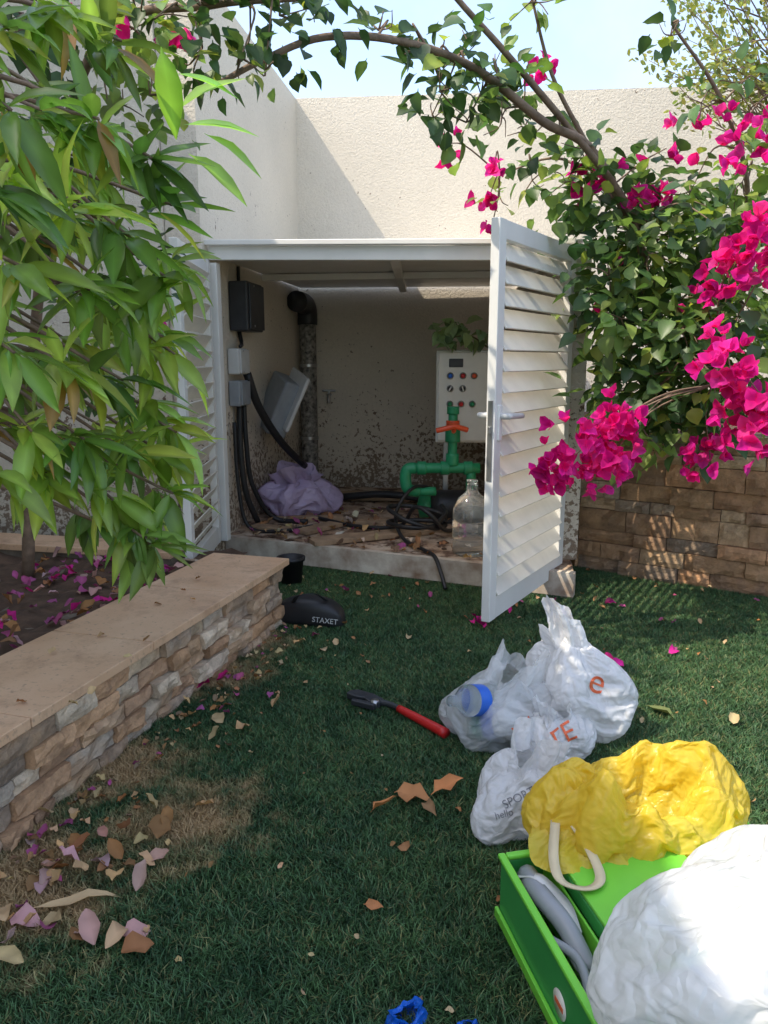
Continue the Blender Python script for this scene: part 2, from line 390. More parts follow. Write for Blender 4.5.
def door(name,hinge,free,z0,z1,nsl=17):
    e=empty(name); e.parent=cab
    h=Vector(hinge);f_=Vector(free); w=(f_-h).length; a=math.atan2(f_.y-h.y,f_.x-h.x)
    e.location=(h.x,h.y,0); e.rotation_euler=(0,0,a)
    T=.042; fw=.075; H=z1-z0
    def B(n,c,s,mat=M_white,rot=(0,0,0),bev=.003): return box(n,c,s,mat,e,rot,bev)
    B('hinge_stile',(fw/2,0,z0+H/2),(fw,T,H)); B('lock_stile',(w-fw/2,0,z0+H/2),(fw,T,H))
    B('bottom_rail',(w/2,0,z0+.055),(w-2*fw-.002,T-.004,.11)); B('top_rail',(w/2,0,z1-.04),(w-2*fw-.002,T-.004,.08))
    zz0=z0+.11; zz1=z1-.08; n=nsl; st=(zz1-zz0)/n
    for i in range(n):
        B('slat_%d'%(i+1),(w/2,0,zz0+st*(i+.5)),(w-2*fw-.002,.008,st*1.14),M_slat,(math.radians(-34*SGN)+random.uniform(-.012,.012),0,0),.002)
    return e,w
d1,w1=door('right_door',(1.02,4.29),(.474,3.40),.10,1.90)
box('lock_plate',(w1+.002,0,.95),(.005,.024,.36),M_steel,d1,(0,0,0),.001)
box('lock_bolt',(w1+.008,0,1.0),(.016,.012,.03),M_steel,d1,(0,0,0),.001)
for sgn in (1,-1):
    box('handle_rose',(w1-.045,sgn*.026,1.03),(.035,.012,.16),M_white,d1,(0,0,0),.004)
    tubeobj('handle_lever',[(w1-.045,sgn*.03,1.06),(w1-.045,sgn*.065,1.06),(w1-.06,sgn*.075,1.06),(w1-.19,sgn*.075,1.055)],.015,.013,M_lgrey,d1)
for z in (.35,1.0,1.7): box('hinge',(.0,-.026,z),(.05,.012,.09),M_steel,d1,(0,0,0),.002)
SGN=1
d2,w2=door('left_door',(-1.075,4.80),(-1.04,3.93),.16,1.90)

# ---------------------------------------------------------------- things in cabinet
lw=lambda y:-.76-(7.1-y)*.1404
la=-math.atan(.1404)
e=empty('drain_pipe')
tubeobj('pipe',[(-.68,6.96,.15),(-.68,6.96,1.72)],.075,.075,M_mott,e,20)
tubeobj('elbow',[(-.68,6.96,1.62),(-.68,6.96,1.72),(-.69,6.92,1.78),(-.71,6.84,1.80),(-.74,6.65,1.80)],.088,.088,M_dark,e,20)
for z in (.6,1.25): tubeobj('pipe_clip',[(-.68,6.96,z),(-.68,6.96,z+.03)],.082,.082,M_steel,e,20)
def wallbox(name,y,z,sy,sz,dep,mat,tilt=0,par=None):
    e=empty(name) if par is None else par
    box('body',(lw(y)+dep/2+.006,y,z),(dep,sy,sz),mat,e,(tilt,0,la),.012,3)
    box('cover',(lw(y)+dep+.012,y,z),(.012,sy*.92,sz*.92),mat,e,(tilt,0,la),.004)
    for a_ in (-1,1):
        for b_ in (-1,1): lathe('screw',[(0,0),(.007,0),(.006,.004),(0,.004)],M_steel,e,(lw(y)+dep+.018,y+a_*sy*.4,z+b_*sz*.4),(0,math.pi/2,0),10)
    return e
e=wallbox('electrical_box',5.34,1.66,.34,.32,.13,M_dark)
e2=wallbox('junction_box',5.2,1.30,.19,.17,.08,M_lgrey); wallbox('junction_box',5.2,1.09,.19,.17,.08,M_grey,0,e2)
e3=empty('electrical_box.001')
box('body',(-.80,5.85,.98),(.16,.36,.42),M_grey,e3,(.25,.35,.5),.02,3); box('lid',(-.705,5.80,1.02),(.03,.37,.43),M_lgrey,e3,(.25,.35,.5),.012,3)
e4=empty('cable_bundle'); A=Acc()
A.tube([(-.98,5.2,1.02),(-.985,5.2,.7),(-.96,5.22,.4),(-.9,5.3,.18)],.022,.022,8)
A.tube([(-.96,5.25,1.02),(-.955,5.26,.75),(-.93,5.3,.45),(-.80,5.4,.19),(-.55,5.35,.17)],.018,.018,8)
A.tube([(-.94,5.3,1.22),(-.88,5.4,.98),(-.76,5.6,.72),(-.62,5.9,.50)],.03,.028,8)
A.tube([(-.99,5.34,1.5),(-.97,5.3,1.42),(-.96,5.2,1.40)],.014,.014,6)
A.tube([(-.99,5.38,1.84),(-.985,5.36,1.93)],.012,.012,6)
A.tube([(-1.0,5.1,.9),(-.99,5.1,.5),(-.93,5.1,.19),(-.7,5.05,.17),(-.5,5.2,.17)],.014,.014,6)
A.make('cables',M_black,e4)
e5=empty('wall_tap'); tubeobj('spout',[(-.50,7.08,1.0),(-.50,6.98,1.0),(-.50,6.95,.97),(-.50,6.95,.93)],.018,.015,M_steel,e5); tubeobj('tap_handle',[(-.56,6.99,1.04),(-.44,6.99,1.04)],.01,.01,M_steel,e5); tubeobj('tap_stem',[(-.5,6.99,1.0),(-.5,6.99,1.04)],.01,.01,M_steel,e5)
cp=empty('control_panel'); cp.location=(.64,5.62,1.05); cp.rotation_euler=(0,0,-.06)
box('enclosure',(0,0,0),(.52,.20,.66),M_cream,cp,(0,0,0),.012,3); box('panel_door',(0,-.105,0),(.49,.014,.63),M_cream,cp,(0,0,0),.006)
def btn(x,z,mat,r=.018):
    lathe('bezel',[(0,0),(r*1.35,0),(r*1.35,.008),(r,.012),(r,.02),(0,.02)],M_steel,cp,(x,-.112,z),(math.pi/2,0,0),20)
    lathe('lens',[(r*.9,.02),(r*.9,.03),(r*.6,.036),(0,.037)],mat,cp,(x,-.112,z),(math.pi/2,0,0),20)
for x,z,mm in [(-.16,.15,M_blue),(-.07,.15,M_red),(.01,.15,M_orange),(-.16,.06,M_dark),(-.07,.06,M_dark),(-.16,-.05,M_ppr),(-.08,-.05,M_red),(.0,-.05,M_ppr)]: btn(x,z,mm)
box('switch_lever',(-.16,-.14,.06),(.010,.02,.035),M_lgrey,cp,(0,.5,0),.002); box('switch_lever',(-.07,-.14,.06),(.010,.02,.035),M_lgrey,cp,(0,-.3,0),.002)
box('meter',(-.12,-.116,.24),(.10,.012,.06),M_dark,cp,(0,0,0),.004)
for x in (-.18,.18): box('leg',(x,.02,-.61),(.04,.04,.57),M_steel,cp)
pp=empty('pump_piping')
def T(n,P,r,mat=M_ppr,seg=16): return tubeobj(n,P,r,r,mat,pp,seg,6)
T('manifold',[(.20,5.2,.58),(.66,5.2,.58)],.036); T('elbow_left',[(.22,5.2,.58),(.17,5.2,.575),(.15,5.2,.545),(.15,5.2,.48),(.17,5.2,.43),(.24,5.22,.41)],.040)
T('lower_pipe',[(.22,5.22,.41),(.36,5.24,.41)],.032)
for x in (.26,.42,.58): T('socket',[(x-.03,5.2,.58),(x+.03,5.2,.58)],.047)
T('riser',[(.47,5.2,.56),(.47,5.2,.98)],.032); T('riser_socket',[(.47,5.2,.60),(.47,5.2,.68)],.045); T('valve_body',[(.47,5.2,.76),(.47,5.2,.86)],.052); T('cap',[(.47,5.2,.95),(.47,5.2,1.0)],.042)
T('valve_collar',[(.47,5.2,.86),(.47,5.2,.905)],.046,M_orange)
T('valve_stem',[(.47,5.2,.82),(.47,5.11,.85)],.016,M_orange,10)
a=Acc(); a.tube([(.35,5.10,.845),(.43,5.09,.865),(.47,5.09,.875),(.51,5.09,.865),(.56,5.10,.85)],.018,.018,8); a.make('valve_handle',M_orange,pp)
T('riser_back',[(.60,5.2,.56),(.60,5.2,.30)],.034)
lathe('pump_body',[(0,0),(.10,0),(.115,.03),(.115,.22),(.10,.27),(.05,.30),(0,.30)],M_dark,pp,(.62,5.45,.27),(0,-math.pi/2,0))
box('pump_foot',(.50,5.45,.175),(.26,.16,.05),M_dark,pp)
lathe('pump_head',[(0,0),(.08,0),(.09,.02),(.09,.08),(0,.10)],M_ppr,pp,(.34,5.45,.27),(0,-math.pi/2,0))
e=empty('garden_hose'); A=Acc()
lp=[]
for i in range(26):
    t=i/25*2*math.pi*2.1; r=.17+.02*math.sin(3*t); lp.append((.22+r*math.cos(t)*1.1,4.95+r*math.sin(t)*.9,.20+.06*(i/25)+.13*max(0,math.sin(t*.5+.4))))
A.tube(lp,.015,.015,8,3)
A.tube([(.36,5.3,.42),(.20,5.15,.45),(.08,5.0,.30),(.12,4.75,.19),(.25,4.5,.17),(.30,4.36,.168),(.33,4.24,.10),(.35,4.16,.03)],.012,.012,8)
A.tube([(.55,5.0,.2),(.40,4.85,.22),(.30,4.80,.33),(.2,4.9,.36),(.1,5.05,.2),(-.2,5.2,.17),(-.5,5.5,.17)],.014,.014,8)
A.tube([(-.35,6.2,.2),(0,6.1,.24),(.3,6.0,.22),(.5,5.8,.2)],.03,.03,8)
A.make('hose',M_black,e)
e=empty('water_bottle')
lathe('bottle',[(0,.0),(.105,0),(.115,.015),(.115,.09),(.108,.10),(.115,.11),(.115,.20),(.108,.21),(.115,.22),(.112,.28),(.085,.34),(.035,.385),(.03,.44),(.034,.44),(.034,.455),(.0,.455)],M_clear,e,(.53,4.50,.151))
fd=empty('timber_offcuts')
for (x,y,z,sx,sy,sz,r) in [(-.08,4.90,.170,.85,.16,.03,.42),(.05,5.30,.17,.5,.10,.03,-.2),(-.45,5.15,.168,.35,.13,.025,.9),(-.55,5.5,.165,.5,.08,.03,.1),(.6,4.65,.165,.35,.09,.02,.3),(-.1,6.3,.19,1.3,.14,.06,-.1),(-.78,5.15,.17,.3,.10,.02,-.5)]:
    box('board',(x,y,z),(sx,sy,sz),M_wood,fd,(random.uniform(-.03,.03),0.0,r),.003)
A=Acc()
for i in range(60):
    x=random.uniform(-.9,.9); y=random.uniform(4.95-(x+1.0)*.42,6.9); r=random.uniform(.008,.035)
    bm=bmesh.new(); bmesh.ops.create_icosphere(bm,subdivisions=1,radius=r)
    V=[(v.co.x*random.uniform(.5,1.8)+x,v.co.y*random.uniform(.5,1.7)+y,v.co.z*.4+.152+r*.25) for v in bm.verts]; F=[tuple(v.index for v in f.verts) for f in bm.faces]; A.add(V,F); bm.free()
rb=A.make('rubble',M_soil,None,False)

# ---------------------------------------------------------------- bags : thin film buckled by a small spring relaxation
def wrinkle(P,excess=1.22,steps=150,lim=.05,zmin=.004,seed=1,coarse=False,pert=1.):
    P0=P.copy(); r=np.random.default_rng(seed)
    nvv,nuu,_=P.shape
    offs=[(0,1,.5),(1,0,.5),(1,1,.35),(1,-1,.35)]+([(0,2,.12),(2,0,.12)] if coarse else [(0,3,.12),(3,0,.12),(0,6,.04),(6,0,.04)])
    def pair(Q,a,b):
        A=Q[:nvv-a] if a else Q
        B=np.roll(Q,-b,axis=1)
        B=B[a:] if a else B
        return A,B
    rest=[]
    for a,b,k in offs:
        A,B=pair(P,a,b); rest.append(np.linalg.norm(B-A,axis=2)+1e-5)
    nz=r.normal(0,.004*pert,P.shape)
    for _ in range(1 if coarse else 3): nz=(nz+np.roll(nz,1,1)+np.roll(nz,-1,1)+np.concatenate([nz[:1],nz[:-1]])+np.concatenate([nz[1:],nz[-1:]]))/5
    P=P+nz*3
    vel=np.zeros_like(P)
    for it in range(steps):
        g=1+(excess-1)*min(1,it/(steps*.6))
        acc=np.zeros_like(P)
        for (a,b,k),R in zip(offs,rest):
            A,B=pair(P,a,b); d=B-A; l=np.linalg.norm(d,axis=2)+1e-6
            c=(k*.5*(l-R*g)/l)[...,None]*d
            if a: acc[:nvv-a]+=c
            else: acc+=c
            if a: acc[a:]-=np.roll(c,b,axis=1)
            else: acc-=np.roll(c,b,axis=1)
        vel=vel*.80+acc*.45
        P=P+vel
        D=P-P0; L_=np.linalg.norm(D,axis=2,keepdims=True)+1e-9
        P=P0+D*np.minimum(1,lim/L_)*.994
        low=P[...,2]<zmin
        P[...,2]=np.where(low,zmin+r.uniform(0,.0005,low.shape),P[...,2])
    return P
def upsample(P,k):
    nvv,nuu,_=P.shape
    Q=np.concatenate([P,P[:,:1]],1)
    u=np.arange(nuu*k)/k; i=np.floor(u).astype(int); f=(u-i)[None,:,None]
    A=Q[:,i]*(1-f)+Q[:,i+1]*f
    v=np.arange((nvv-1)*k+1)/k; j=np.minimum(np.floor(v).astype(int),nvv-2); g=(v-j)[:,None,None]
    return A[j]*(1-g)+A[j+1]*g
def crinkle(P,excess,lim,seed,k=4,fine=1.035,zmin=.004):
    P=wrinkle(P,excess,130,lim,zmin,seed,True)
    P=upsample(P,k)
    return wrinkle(P,fine,26,.007,zmin,seed+1,False,.25)
def gridmesh(name,P,mat,parent):
    nvv,nuu,_=P.shape
    j,i=np.meshgrid(np.arange(nvv-1),np.arange(nuu),indexing='ij'); a=(j*nuu+i).ravel(); b=(j*nuu+(i+1)%nuu).ravel()
    F=np.c_[a,b,b+nuu,a+nuu]
    return mk(name,P.reshape(-1,3),F,mat,parent,smooth=True)
def sack(name,c,rx,ry,h,seed,mat,parent,neck=.62,neckr=.16,flare=.35,lean=(0,0),rot=0,nu=46,nv=34,folds=7,excess=1.10,lim=.035,lump=.25,k=4,tops=1.):
    P=np.zeros((nv+1,nu,3))
    for j in range(nv+1):
        t=j/nv
        for i in range(nu):
            th=2*math.pi*(i+.9*noise.noise(Vector((i*.35,j*.35,seed))))/nu; tt=min(max(t+ (.8/nv)*noise.noise(Vector((i*.35,j*.35,seed+9))),0),1) if 0<j<nv else t
            if tt<neck:
                s_=tt/neck; r=max(math.sin(math.pi*s_*.93)**.55,0) if s_>0 else 0
                r=r*(1-s_**3)+neckr*s_**3; z=h*.78*((1-math.cos(math.pi*s_))/2)
            else:
                s_=(tt-neck)/(1-neck); r=neckr+(flare-neckr)*s_**1.3; z=h*(.78+.22*s_)
            r=max(r,.05)
            cl=math.exp(-((tt-neck)/.22)**2)
            x=math.cos(th);y=math.sin(th)
            R=r*(1+.22*cl*math.sin(folds*th+2.5*noise.noise(Vector((x,y*2+tt*2,seed)))))
            zz=z+(.16*h*noise.noise(Vector((x*1.4,y*1.4,seed*2.))) if tt>.15 else 0)
            if tt>neck: zz+=tops*h*s_*(.12*math.sin(2*th+seed)+.05*math.sin(5*th+seed))
            low=1+lump*noise.noise(Vector((x*1.3+seed,y*1.3,zz*5)))
            q=max(zz/h,0)**1.5
            P[j,i]=(R*rx*x*low+lean[0]*q,R*ry*y*low+lean[1]*q,max(zz,.004))
    P=crinkle(P,excess,lim,seed,k)
    o=gridmesh(name,P,mat,parent); o.location=c; o.rotation_euler=(0,0,rot); return o
def decal(name,text,size,origin,direction,up,target,mat,parent,rot=0):
    cu=bpy.data.curves.new(name,'FONT'); cu.body=text; cu.size=size; cu.align_x='CENTER'; cu.align_y='CENTER'
    ob=bpy.data.objects.new(name,cu); COL.objects.link(ob); bpy.context.view_layer.update()
    me=bpy.data.meshes.new_from_object(ob); bpy.data.objects.remove(ob)
    bm=bmesh.new(); bm.from_mesh(me); bmesh.ops.triangulate(bm,faces=bm.faces)
    for _ in range(3):
        es=[e_ for e_ in bm.edges if e_.calc_length()>size*.07]
        if es: bmesh.ops.subdivide_edges(bm,edges=es,cuts=1); bmesh.ops.triangulate(bm,faces=bm.faces)
    d=Vector(direction).normalized(); u=Vector(up); u=(u-d*u.dot(d)).normalized(); r=d.cross(u)
    mw=Matrix.Translation(target.location)@target.rotation_euler.to_matrix().to_4x4()
    bv=BVHTree.FromPolygons([mw@v.co for v in target.data.vertices],[tuple(p.vertices) for p in target.data.polygons])
    cr,sr=math.cos(rot),math.sin(rot); bad=[]
    for v in bm.verts:
        x=v.co.x*cr-v.co.y*sr; y=v.co.x*sr+v.co.y*cr
        o_=Vector(origin)+r*x+u*y-d*.6; hit=bv.ray_cast(o_,d)
        if hit[0] is None: bad.append(v)
        else: v.co=hit[0]-d*.004
    bmesh.ops.delete(bm,geom=bad,context='VERTS')
    bm.to_mesh(me); bm.free(); me.materials.clear(); me.materials.append(mat)
    o=bpy.data.objects.new(name,me); COL.objects.link(o); o.parent=parent; return o
b1=empty('plastic_shopping_bag')
lobe1=sack('left_body',(.40,2.46,.003),.20,.17,.27,3,M_bagClear,b1,.88,.45,.45,(.08,.02),.3)
lobe2=sack('right_body',(.72,2.52,.003),.19,.17,.41,5,M_bagW,b1,.86,.34,.34,(-.10,.02),0,tops=.8)
lobe3=sack('front_fold',(.58,2.38,.003),.18,.12,.19,8,M_bagW,b1,.85,.4,.45,(-.02,0),.8)
decal('print','TE',.085,(.58,2.3,.10),(.15,.9,-.3),(0,0,1),lobe3,M_print,b1,.5)
decal('print','e',.12,(.72,2.4,.24),(.2,.9,-.35),(0,0,1),lobe2,M_print,b1,-.3)
decal('print','W',.07,(.46,2.3,.12),(.1,.9,-.3),(0,0,1),lobe1,M_print,b1,.6)
e=empty('detergent_bottle')
lathe('body',[(0,0),(.045,0),(.05,.01),(.05,.14),(.03,.18),(.018,.19),(.018,.215),(0,.215)],M_lgrey,e,(.30,2.43,.07),(1.25,.3,.9))
lathe('label',[(.0512,.03),(.0512,.065)],M_ppr,e,(.30,2.43,.07),(1.25,.3,.9)); lathe('label_band',[(.0512,.068),(.0512,.11)],M_blue,e,(.30,2.43,.07),(1.25,.3,.9))
e=empty('water_bottle.001')
lathe('bottle',[(0,0),(.05,0),(.052,.01),(.052,.07),(.048,.08),(.052,.09),(.052,.17),(.018,.22),(.018,.25),(0,.25)],M_clear,e,(.40,2.46,.15),(1.3,.1,-.9))
lathe('label',[(.053,.10),(.053,.155)],M_blue,e,(.40,2.46,.15),(1.3,.1,-.9))
e=empty('food_carton'); box('body',(.42,2.44,.08),(.13,.09,.12),M_lgrey,e,(.2,.3,.5),.004); box('band',(.42,2.438,.08),(.134,.094,.04),M_ppr,e,(.2,.3,.5),.003)
b2=empty('plastic_shopping_bag.001')
l4=sack('body',(.41,1.97,.003),.18,.14,.22,11,M_bagW,b2,.86,.4,.45,(.05,.03),.4,lim=.028)
decal('print','SPORT',.032,(.37,1.9,.12),(.1,.8,-.55),(0,0,1),l4,M_gprint,b2,.5)
decal('print','hello',.026,(.33,1.9,.07),(.1,.8,-.55),(0,0,1),l4,M_gprint,b2,.3)
b3=empty('plastic_shopping_bag.002')
sack('body',(.74,1.09,.13),.40,.25,.44,14,M_bagW,b3,.86,.34,.36,(.06,.03),.1,50,38,excess=1.08,lim=.04,lump=.15,k=5,tops=.5)
e=empty('purple_plastic_bag')
sack('body',(-.63,5.80,.152),.34,.25,.33,19,M_bagP,e,.80,.45,.65,(-.09,0),.9,40,28,excess=1.16,lim=.055,lump=.35)
e=empty('blue_plastic_bag')
sack('body',(.045,1.275,.003),.045,.035,.045,21,M_bagB,e,.8,.5,.7,(0,0),.9,24,16,lim=.01,k=2)
sack('loose_end',(.165,1.262,.003),.03,.025,.025,22,M_bagB,e,.8,.5,.7,(0,0),.9,24,16,lim=.008,k=2)
e=empty('yellow_plastic_bag')
prof=[(.86,0.0),(.97,.08),(1.03,.25),(1.02,.45),(.97,.65),(.88,.85),(.78,1.0),(.68,1.02),(.58,.90),(.50,.66),(.45,.45),(.40,.30),(.28,.22),(.03,.20)]
pq=smoothpts([(a,b_,0) for a,b_ in prof],3); nu=60; P=np.zeros((len(pq),nu,3))
for j,q in enumerate(pq):
    t=j/(len(pq)-1)
    for i in range(nu):
        th=2*math.pi*(i+.9*noise.noise(Vector((i*.35,j*.35,2))))/nu; x=math.cos(th);y=math.sin(th)
        wob=1+.06*math.sin(2*th+1)+.18*noise.noise(Vector((x*1.8,y*1.8,4)))
        r=q.x*wob+.035*q.x*math.sin(8*th+3*noise.noise(Vector((x*2,y*2,t*3))))*math.exp(-((t-.5)/.3)**2)
        hz=.140+.035*math.sin(th*2+.5)+.08*noise.noise(Vector((x*2.2,y*2.2,9)))
        P[j,i]=(r*.245*x,r*.175*y,max(q.y*hz,.002))
P=crinkle(P,1.12,.030,33,4,1.06,.002)
o=gridmesh('body',P,M_bagY,e); o.location=(.615,1.70,.165); o.rotation_euler=(.10,-.02,.1)
P=np.zeros((10,60,3))
for j in range(10):
    for i in range(60):
        th=2*math.pi*i/60; t=max(j/9,.02); P[j,i]=(.16*t*math.cos(th)+.02*t*math.sin(3*th),.12*t*math.sin(th),.04*(1-t*t)+.006)
P=crinkle(P,1.12,.025,35,4,1.04,.002)
o=gridmesh('loose_corner',P,M_bagY,e); o.location=(.49,1.62,.198); o.rotation_euler=(0.1,.0,.4)
def ribbon(name,P,w,mat,parent):
    pts=smoothpts(P,8); V=[];F=[]
    for i,p_ in enumerate(pts):
        t=(pts[min(i+1,len(pts)-1)]-pts[max(i-1,0)]).normalized(); s_=t.cross(Vector((0,.35,1))).normalized()
        V+=[tuple(p_-s_*w/2),tuple(p_+s_*w/2)]
    for i in range(len(pts)-1): k=2*i; F.append((k,k+1,k+3,k+2))
    o=mk(name,V,F,mat,parent,smooth=True); q=o.modifiers.new('s','SOLIDIFY'); q.thickness=.003; return o
ribbon('strap',[(.40,1.60,.25),(.375,1.50,.225),(.38,1.44,.212),(.43,1.42,.210),(.465,1.45,.213),(.46,1.52,.23),(.44,1.58,.25)],.022,M_strap,e)
# ---------------------------------------------------------------- tool box
tb=empty('toolbox'); tb.location=(.27,1.57,0); tb.rotation_euler=(0,0,math.radians(12))
W_,D_=.64,.52
def tbx(n,x0,x1,y0,y1,z0,z1,mat,rot=(0,0,0),bev=.004): return box(n,((x0+x1)/2,-(y0+y1)/2,(z0+z1)/2),(x1-x0,y1-y0,z1-z0),mat,tb,rot,bev)
tbx('bottom',0,W_,0,D_,.004,.012,M_green)
tbx('side_left',0,.008,0,D_,.012,.17,M_green); tbx('side_right',W_-.008,W_,0,D_,.012,.17,M_green)
tbx('side_back',.009,W_-.009,0,.008,.012,.17,M_green); tbx('side_front',.009,W_-.009,D_-.008,D_,.012,.17,M_green)
tbx('rim_left',-.006,.012,-.006,D_+.006,.171,.183,M_lime); tbx('rim_back',.013,W_+.006,-.006,.012,.171,.183,M_lime); tbx('rim_right',W_-.012,W_+.006,.013,D_,.171,.183,M_lime)
tbx('side_lip',-.010,-.001,-.004,D_,.020,.045,M_lime,bev=.002)
tbx('inner_tray_wall',.10,.106,.012,D_-.012,.02,.165,M_lime)
tbx('lid_panel',.115,.40,.03,.40,.190,.20,M_lime,(0,0,0),.003); tbx('lid_panel_right',.41,W_-.02,.02,D_-.02,.176,.186,M_lime)
tbx('lid_flange',.115,.125,.03,.40,.150,.189,M_green); tbx('latch',.10,.16,.33,.40,.12,.16,M_lime)
lathe('sticker',[(0,0),(.028,0),(.028,.001),(0,.0012)],M_cream,tb,(-.0015,-.33,.09),(0,-math.pi/2,0)); box('sticker_band',(-.0035,-.33,.09),(.001,.035,.010),M_print,tb,(0,0,0),0)
tubeobj('grey_hose',[(.05,-.04,.15),(.04,-.12,.17),(.06,-.22,.16),(.075,-.30,.12)],.024,.02,M_grey,tb)
tubeobj('spanner',[(.03,-.08,.13),(.03,-.34,.12)],.008,.008,M_steel,tb); tubeobj('screwdriver_handle',[(.07,-.36,.12),(.06,-.47,.12)],.014,.012,M_dark,tb)
tubeobj('pliers_leg',[(.02,-.22,.14),(.05,-.30,.15),(.03,-.40,.13)],.010,.009,M_grey,tb); tubeobj('pliers_leg',[(.07,-.20,.13),(.05,-.30,.14),(.085,-.40,.12)],.010,.009,M_grey,tb)
ribbon('cable_tie',[(.02,-.05,.16),(.05,-.1,.19),(.08,-.16,.17),(.07,-.24,.16)],.03,M_lgrey,tb)

# ---------------------------------------------------------------- wrench with red handle
w=empty('pipe_wrench'); z=.035
a=Acc(); a.tube([(.055,2.63,z),(.13,2.54,z),(.215,2.435,z)],.014,.019,12); a.make('grip',M_red,w)
a=Acc(); a.tube([(-.03,2.69,z),(.02,2.665,z),(.06,2.625,z)],.012,.011,10); a.make('shank',M_dark,w)
V2=[(-.135,2.765),(-.10,2.775),(-.04,2.735),(.0,2.69),(-.02,2.655),(-.06,2.67),(-.075,2.70),(-.115,2.715),(-.145,2.74)]
prism('jaw',V2,z-.012,z+.012,M_dark,w,.004)
prism('lower_jaw',[(-.12,2.70),(-.07,2.68),(-.03,2.65),(-.04,2.635),(-.08,2.655),(-.125,2.68)],z-.012,z+.010,M_dark,w,.004)
lathe('adjuster',[(0,-.014),(.015,-.014),(.015,.014),(0,.014)],M_steel,w,(-.035,2.67,z),(0,0,0),16)

# ---------------------------------------------------------------- black tool bag
k=empty('black_tool_bag')
V=[];F=[]; secs=[(-.20,.02,.03),(-.18,.055,.075),(-.10,.075,.10),(0,.08,.105),(.08,.075,.095),(.14,.06,.075),(.17,.03,.04)]
nseg=20
for (x,ry_,hz) in secs:
    for i in range(nseg):
        th=2*math.pi*i/nseg; cx=abs(math.cos(th))**.6*math.copysign(1,math.cos(th)); sx=abs(math.sin(th))**.6*math.copysign(1,math.sin(th))
        V.append((x,cx*ry_,hz*.75+sx*hz*.72))
for j in range(len(secs)-1):
    for i in range(nseg): a=j*nseg+i;b_=j*nseg+(i+1)%nseg; F.append((a,b_,b_+nseg,a+nseg))
F.append(tuple(range(nseg))[::-1]); F.append(tuple((len(secs)-1)*nseg+i for i in range(nseg)))
o=mk('body',V,F,M_black,k,smooth=True); q=o.modifiers.new('s','SUBSURF'); q.levels=2;q.render_levels=2
o.location=(-.36,3.64,.0); o.rotation_euler=(0,0,-.2)
decal('lettering','STAXET',.036,(-.29,3.5,.07),(.0,1,-.35),(0,0,1),o,M_lgrey,k,-.12)
ribbon('strap',[(-.45,3.6,.13),(-.42,3.55,.18),(-.34,3.56,.19),(-.28,3.6,.14)],.02,M_black,k)
e=empty('plant_pot'); lathe('pot',[(0,0),(.06,0),(.075,.15),(.085,.15),(.085,.17),(.072,.17),(.065,.05),(0,.05)],M_black,e,(-.55,4.35,.0))

# ---------------------------------------------------------------- MANGO TREE
mango=empty('mango_tree'); LV=Leaves(); TW=Acc()
trunk=[(-1.95,2.75,.25),(-1.9,2.7,.9),(-1.75,2.62,1.6),(-1.5,2.5,2.3),(-1.35,2.4,3.0)]
TW.tube(trunk,.06,.03,10)
W1=[(-.85,1.9,2.04),(-.77,2.0,2.10),(-.66,2.1,2.09),(-.75,1.8,1.84),(-.66,1.9,1.85),(-.57,2.0,1.79),(-.55,2.1,1.70),(-.77,1.7,1.65),(-.68,1.8,1.65),(-.63,2.0,1.60),(-.60,2.3,1.57),(-.76,1.7,1.49),(-.71,1.9,1.47),(-.65,2.1,1.44),(-.65,2.3,1.37),(-.81,1.7,1.32),(-.77,1.9,1.28),(-.71,2.1,1.25),(-.66,2.2,1.17),(-.88,1.9,1.13),(-.79,2.0,1.10),(-.70,2.1,1.05),(-.66,2.3,1.02),(-.88,2.0,.99),(-.76,2.1,.92),(-.70,2.15,.80),(-.93,1.8,1.02),(-.68,2.2,.76),
 (-.58,2.1,1.52),(-.58,2.15,1.32),(-.60,2.2,1.10),(-.62,2.2,.92),(-.68,1.5,1.75),(-.72,1.5,1.60)]
W2=[]
for (x,y,z) in W1[:26]:
    W2.append((x-.28+random.uniform(-.1,.1),y+.45+random.uniform(-.15,.15),z+random.uniform(-.08,.20)))
for i in range(12):
    W2.append((random.uniform(-2.1,-1.1),random.uniform(1.6,3.0),random.uniform(2.3,3.1)))
mg=[(.12,.22,.035),(.17,.28,.045),(.09,.17,.035),(.23,.33,.055),(.14,.23,.045),(.29,.38,.07),(.19,.28,.06)]
for wi,c in enumerate(W1+W2):
    c=np.array(c)
    tz=min(max(c[2]+.15+random.uniform(-.1,.25),.7),2.95); tt=(tz-.25)/2.75; base=np.array([-1.95+.6*tt,2.75-.35*tt,tz])
    mid=(base+c)/2+np.array([0,0,.12])+rv(.04)
    TW.tube([tuple(base),tuple(mid),tuple(c)],.012,.004,5,5)
    ax=c-mid; ax/=np.linalg.norm(ax); ax=ax*.8+np.array([.1,-.1,.05])+rv(.35); ax/=np.linalg.norm(ax)
    nl=random.randint(12,18)
    tone=random.choice(mg)
    for i in range(nl):
        r_=rv(); r_-=ax*np.dot(r_,ax); r_/=np.linalg.norm(r_)
        an=random.uniform(.4,1.45); d=ax*math.cos(an)+r_*math.sin(an); d[2]-=random.uniform(.15,.65)
        st=c-ax*random.uniform(0,.12)
        col=jit(tone,.35)
        if random.random()<.06: col=jit((.36,.40,.06),.2)
        if random.random()<.015: col=jit((.36,.19,.05),.2)
        LV.add(random.choice(T_mango),st,d,np.array([.0,-.25,1])+rv(.5),random.uniform(.10,.20),col,.012,random.uniform(.85,1.3),.5)
